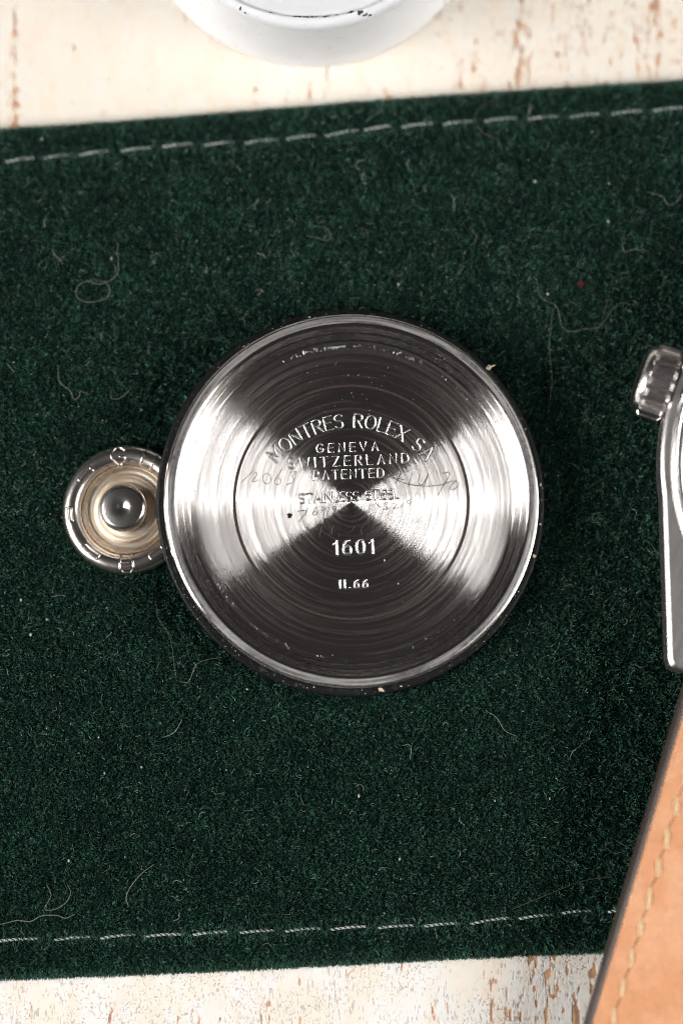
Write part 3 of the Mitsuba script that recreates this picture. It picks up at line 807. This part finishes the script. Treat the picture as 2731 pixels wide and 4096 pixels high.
labels[WATCH + '__strap__lining'] = {'label': 'tan leather lining of the strap'}
srng = np.random.default_rng(5)
for side_ in (0, 1):
    for kq in np.arange(0.6, 60, 2.42):
        q0, q1 = kq + srng.normal(0, 0.08), kq + 1.5 + srng.normal(0, 0.08)
        t = np.linspace(0, 1, 9)
        qq = q0 + (q1 - q0) * t
        lat = 1.95 - 0.17 + 0.34 * t
        zz = np.interp(qq, q, ztop) + 0.09 + 0.12 * np.sin(np.pi * t) - 0.2 * np.abs(2 * t - 1) ** 6
        w = np.interp(qq, q, WID)
        pts = SA + np.outer(qq, SQ) + np.outer(lat if side_ == 0 else w - lat, SP) + np.outer(zz, [0, 0, 1])
        put(numbered(WATCH + '__strap__stitch'), tube(pts, 0.17 + 0.05 * np.sin(np.pi * t), 8), 'thread_cream', smooth=True)
        if side_ == 0:
            qh = np.linspace(q1 - 0.12, kq + 2.42 + 0.1, 5)
            lh = np.linspace(2.08, 1.82, 5)
            hp = SA + np.outer(qh, SQ) + np.outer(lh, SP) + np.outer(np.interp(qh, q, ztop) + 0.075, [0, 0, 1])
            put(numbered(WATCH + '__strap__needle_slit'), tube(hp, 0.07, 6, 0.5), 'leather_groove', smooth=True)
bar_ends = [np.array([42.72, 3.14, 7.2]) + WS * 18.6 + WA * s for s in (10.0, -10.0)]
put(WATCH + '__spring_bar', tube(np.array([bar_ends[0], bar_ends[1]]), 0.75, 16), 'steel_polished', smooth=True)
tag(WATCH, 'steel wrist watch lying face down, with fluted crown and tan lined strap', 'watch')

# ------------------------------------------------------------------ the white enamelled pot at the top edge
PM = np.eye(4); PM[:3, 3] = (-2.5, 51.25, 0)
POT = 'white_pot'
put(POT + '__body', lathe([[(13.9, 0.03), (14.08, 0.12), (14.10, 0.35), (13.95, 1.6), (13.55, 4.6), (13.22, 7.3), (13.16, 7.75), (13.14, 7.95)]], 480), 'enamel', smooth=True, to_world=PM)
put(POT + '__rim', lathe([[(13.10, 7.80), (13.30, 7.98), (13.42, 8.30), (13.40, 8.75), (13.28, 9.18), (13.06, 9.45), (12.80, 9.56), (12.62, 9.56), (12.56, 9.45), (12.54, 9.15)]], 480), 'enamel', smooth=True, to_world=PM)
put(POT + '__lid', lathe([[(12.56, 9.15), (12.40, 9.22), (12.1, 9.26), (10.5, 9.20), (8.0, 9.05), (0.01, 8.9)]], 360), 'enamel', smooth=True, to_world=PM)


def chip(a0, a1, w, seed, rmid=12.6, z=9.5):
    """A flake of missing enamel along the inner rim."""
    r = np.random.default_rng(seed)
    m_ = max(6, int((a1 - a0) / 0.35))
    a = np.radians(np.linspace(a0, a1, m_))
    ww = w * (0.35 + r.random(m_)) * np.sin(np.linspace(0.12, np.pi - 0.12, m_)) ** 0.5
    rr_ = rmid + r.normal(0, 0.015, m_)
    return tube(np.stack([rr_ * np.cos(a), rr_ * np.sin(a), np.full(m_, z)], 1), ww, 8, 0.55)


for a0, a1, w, seed, rm, z in [(264, 267.0, .07, 1, 12.57, 9.53), (267.3, 272.8, .085, 2, 12.57, 9.53), (274.5, 277.2, .09, 3, 12.58, 9.54), (279, 280.5, .05, 4, 12.58, 9.54), (283.4, 286.2, .08, 6, 12.6, 9.55), (255, 256.8, .045, 7, 12.58, 9.54)]:
    put(numbered(POT + '__enamel_chip'), chip(a0, a1, w, seed, rm, z), 'bare_iron', smooth=True, to_world=PM)
for a_c, rc, zc, sc, seed in [(287.8, 12.86, 9.54, 0.24, 11), (289.6, 13.08, 9.44, 0.17, 12), (291.0, 13.22, 9.28, 0.13, 13), (245.3, 13.0, 9.48, 0.16, 14), (247.2, 13.15, 9.36, 0.11, 15)]:
    put(numbered(POT + '__enamel_chip'), crumb((rc * math.cos(math.radians(a_c)), rc * math.sin(math.radians(a_c)), zc - 0.02), sc * 0.6, 5, seed, (sc * 0.5, sc * 0.9)), 'bare_iron', smooth=True, to_world=PM)
tag(POT, 'white enamelled metal pot with chipped rim at the top edge of the table', 'pot')

# ------------------------------------------------------------------ loose hairs, lint and specks on the velvet
HAIRS = [
    ([(-18.1, 22.12), (-18.03, 20.87), (-18.03, 19.8), (-18.42, 19.17), (-19.48, 18.72), (-20.62, 18.94), (-21.32, 18.51), (-21.37, 17.74), (-20.78, 17.3), (-19.82, 17.27), (-18.94, 17.56), (-18.68, 18.19), (-19.04, 18.82), (-20.01, 19.05), (-20.44, 18.87)], 'hair_pale', 0.03, 'looped pale hair with a long tail on the velvet above the snap button'),
    ([(-2.61, 23.46), (-1.29, 23.34), (-0.85, 22.83), (-1.12, 22.3), (-1.91, 22.48), (-2.88, 22.74)], 'hair_pale', 0.026, 'short hook shaped pale hair above the top of the case back'),
    ([(15.46, 19.43), (15.81, 18.89), (15.89, 18.0), (16.42, 17.37), (17.29, 16.93), (17.55, 16.04), (17.8, 15.15), (18.42, 14.83), (19.64, 15.06), (20.7, 15.19), (21.32, 15.86), (21.95, 16.75), (22.65, 17.2), (23.53, 16.97), (23.98, 17.2)], 'hair_pale', 0.026, 'long wavy pale hair with a deep U bend, upper right of the case back'),
    ([(17.03, 16.57), (16.84, 15.15), (16.74, 13.38), (16.85, 11.96), (16.94, 10.55), (16.7, 9.13)], 'hair_pale', 0.024, 'nearly straight upright hair between the case back and the crown'),
    ([(21.7, 18.35), (21.15, 16.22), (20.52, 14.8), (19.63, 13.56), (19.19, 12.84)], 'hair_dark', 0.024, 'dark slanting hair crossing under the wavy hair left of the crown'),
    ([(19.59, 8.77), (19.75, 7.72), (20.27, 7.1), (21.32, 7.01), (22.29, 7.18)], 'hair_dark', 0.026, 'dark curved hair on the velvet below left of the crown'),
    ([(19.24, 18.53), (19.06, 18.8), (19.42, 18.93), (19.56, 18.71), (19.29, 18.8), (19.15, 18.62), (19.47, 18.5), (19.3, 18.89)], 'hair_red', 0.03, 'tiny tangled red fibre on the velvet, upper right'),
    ([(13.31, 33.58), (11.89, 33.69), (11.01, 32.96), (10.9, 32.06), (11.53, 31.16), (12.59, 30.62), (13.11, 29.53)], 'hair_dark', 0.032, 'curled dark hair crossing the top stitch line'),
    ([(-26.9, -32.5), (-26.56, -32.47), (-25.54, -32.21), (-24.51, -32.3), (-23.65, -31.87), (-22.45, -31.82), (-21.76, -32.04), (-21.0, -31.71)], 'hair_pale', 0.045, 'thick wavy pale fibre just above the left end of the bottom stitching'),
    ([(-23.25, -29.41), (-22.9, -30.26), (-23.4, -31.29), (-22.63, -31.37), (-21.77, -30.86), (-21.35, -30.09), (-21.62, -29.41)], 'hair_pale', 0.032, 'U shaped pale fibre at the lower left of the velvet'),
    ([(-14.76, -27.8), (-15.79, -28.56), (-16.64, -29.59), (-16.97, -30.43), (-16.8, -31.11)], 'hair_pale', 0.04, 'smooth bow shaped fibre above the bottom stitching, left of the middle'),
    ([(-9.5, -11.46), (-10.72, -11.64), (-11.58, -12.07), (-11.93, -12.94), (-12.26, -13.46), (-12.95, -13.37)], 'hair_pale', 0.024, 'fine hair curling out from under the lower left of the case back'),
    ([(-14.82, -6.87), (-14.64, -8.25), (-13.85, -9.46), (-13.5, -10.51), (-13.31, -12.07), (-13.13, -13.11)], 'hair_dark', 0.022, 'long fine dark hair below the snap button'),
    ([(-12.68, -16.47), (-13.27, -17.42), (-14.22, -17.85)], 'hair_pale', 0.04, 'short bright straight fibre below the lower left of the case back'),
    ([(13.39, -31.38), (15.45, -30.52), (17.51, -29.68), (19.24, -29.08), (21.3, -28.82)], 'hair_dark', 0.04, 'long faint hair running to the strap above the bottom stitching'),
    ([(20.91, -25.84), (20.9, -26.51), (21.67, -26.94), (22.36, -26.77)], 'hair_dark', 0.034, 'small curved dark hair beside the strap, lower of two'),
    ([(21.25, -25.66), (22.2, -26.26), (22.87, -26.6)], 'hair_dark', 0.034, 'small straight dark hair beside the strap, upper of two'),
    ([(11.49, -15.7), (12.27, -16.22), (12.96, -17.25), (13.81, -17.68)], 'hair_pale', 0.04, 'kinked pale fibre on the velvet under the right half of the case back'),
    ([(19.0, -18.45), (18.39, -18.89), (18.12, -19.4)], 'hair_pale', 0.045, 'short curved pale fibre on the velvet halfway to the strap'),
    ([(-23.37, 21.58), (-23.1, 21.04), (-22.66, 20.6), (-22.48, 20.33)], 'hair_pale', 0.032, 'short kinked fibre near the left edge, above the looped hair'),
    ([(-22.84, 12.15), (-22.64, 10.73), (-21.85, 10.03), (-21.49, 9.32), (-21.06, 9.59), (-20.97, 9.94), (-20.36, 9.71)], 'hair_pale', 0.03, 'wavy fibre with a small hook on the velvet left of the case back'),
    ([(-18.52, 9.94), (-18.44, 9.36), (-17.65, 9.5), (-16.81, 10.35)], 'hair_pale', 0.028, 'check mark shaped hair on the velvet above the snap button'),
    ([(-26.96, 12.24), (-26.33, 11.53)], 'hair_pale', 0.04, 'short straight bright fibre at the far left of the velvet'),
    ([(15.33, 33.69), (15.22, 32.71), (15.36, 33.15), (15.61, 33.5)], 'hair_pale', 0.04, 'short upright fibre standing on the top stitch line'),
    ([(5.43, -19.57), (5.52, -18.63), (5.26, -18.37), (4.82, -18.49)], 'hair_pale', 0.036, 'small hooked fibre on the velvet directly below the case back'),
    ([(10.56, 23.18), (10.91, 22.64), (10.77, 22.11)], 'hair_pale', 0.03, 'short bent fibre on the velvet right of the hook shaped hair'),
    ([(22.71, 21.93), (22.88, 21.39), (23.67, 21.57), (24.46, 21.39), (24.29, 21.75)], 'hair_pale', 0.034, 'zigzag fibre near the right edge of the velvet'),
    ([(24.78, 26.32), (25.92, 25.96), (26.44, 25.24), (27.15, 25.51), (27.51, 26.14)], 'hair_pale', 0.034, 'S shaped fibre at the right edge under the top stitching'),
]
hrng = np.random.default_rng(3)
for pts, mat, rad, text in HAIRS:
    p = spline(pts, 8)
    s = np.linspace(0, 1, len(p))
    z = velvet_z(p[:, 0], p[:, 1]) + 0.46 + 0.10 * np.sin(s * 9 + hrng.uniform(0, 6)) + rad
    k = numbered('hair')
    rad = rad * 0.52
    put(k, tube(np.column_stack([p, z]), rad * (1 - 0.45 * np.abs(2 * s - 1) ** 3), 6), mat, smooth=True)
    tag(k, text, 'hair', 'loose hairs on the velvet')

lr = np.random.default_rng(17)
SPECKS = [(-18.6, 20.83), (3.12, 21.34), (4.59, 18.71), (16.65, 17.91), (21.58, 23.9), (21.69, 27.04), (1.9, 27.04), (15.7, 27.18), (-15.85, -20.17), (-19.28, -17.81), (-18.78, -20.66), (-24.77, -9.64), (-21.55, -27.54), (-25.58, -6.87), (-7.5, -14.0), (-23.49, -8.42), (1.37, -22.45), (12.14, -22.83), (16.49, -22.66), (4.6, -27.41), (-24.35, 30.69)]
vs_l, cs_l = [], []
count = 0
while count < 3400:
    x, y = lr.uniform(-34, 34), lr.uniform(-34.5, 35.5)
    if y > TOPY(x) - 0.7 or y < BOTY(x) + 0.7 or math.hypot(x - 0.8, y - 0.8) < 15.4 or math.hypot(x + 17.2, y - 0.6) < 5.3:
        continue
    dens = 0.35 + 0.65 * float(meshkit.noise(np.array([x * 0.12, y * 0.12, 0]), 4)) * (1.3 if x > 0 and y > 0 else 0.9)
    if lr.random() > dens * (1.0 if y > -14 else 0.6):
        continue
    count += 1
    L = min(np.exp(lr.normal(-1.25, 0.6)), 1.9)
    r = lr.uniform(0.008, 0.016) * (1.25 if L > 0.8 else 1)
    a = lr.uniform(0, 2 * np.pi); bend = lr.normal(0, 1.6)
    t = np.linspace(0, 1, 6)
    aa = a + bend * t + 0.8 * np.sin(t * lr.uniform(2, 9)) * lr.random()
    dx, dy = np.cumsum(np.cos(aa)) * L / 6, np.cumsum(np.sin(aa)) * L / 6
    z = velvet_z(x + dx, y + dy) + lr.uniform(0.28, 0.48) + 0.10 * np.sin(t * 3 + a)
    v, f = tube(np.stack([x + dx, y + dy, z], 1), r, 4)
    b = lr.uniform(0.07, 0.36) * (1.4 if L < 0.3 else 1)
    c = np.array([1, 1.02, 0.98]) if lr.random() < 0.75 else (np.array([0.55, 0.95, 0.85]) if lr.random() < 0.8 else np.array([1.0, 0.85, 0.5]))
    vs_l.append((v, f)); cs_l.append(np.tile(np.clip(c * b, 0, 0.8), (len(v), 1)))
lv_, lf_ = cat_mesh(vs_l)
put('lint', (lv_, lf_), 'lint_pale', smooth=True, color=np.vstack(cs_l))
tag('lint', 'fine pale lint scattered all over the green velvet', 'lint', kind='stuff')
vs_l = []
for (x, y) in SPECKS + [(lr.uniform(-33, 33), lr.uniform(-33, 34)) for _ in range(420)]:
    if math.hypot(x - 0.8, y - 0.8) < 15.4 or math.hypot(x + 17.2, y - 0.6) < 5.3 or y > TOPY(x) - 0.6 or y < BOTY(x) + 0.6:
        continue
    big = (x, y) in SPECKS
    s = lr.uniform(0.075, 0.11) if big else lr.uniform(0.02, 0.05)
    ic = trimesh.creation.icosphere(subdivisions=1 if big else 0, radius=s)
    v = ic.vertices * [lr.uniform(.7, 1.2), lr.uniform(.8, 1.5), 0.8] + [x, y, float(velvet_z(np.array(x), np.array(y))) + 0.42]
    vs_l.append((v, ic.faces))
put('white_specks', cat_mesh(vs_l), 'dust', smooth=False)
tag('white_specks', 'tiny white specks scattered over the green velvet', 'specks', kind='stuff')
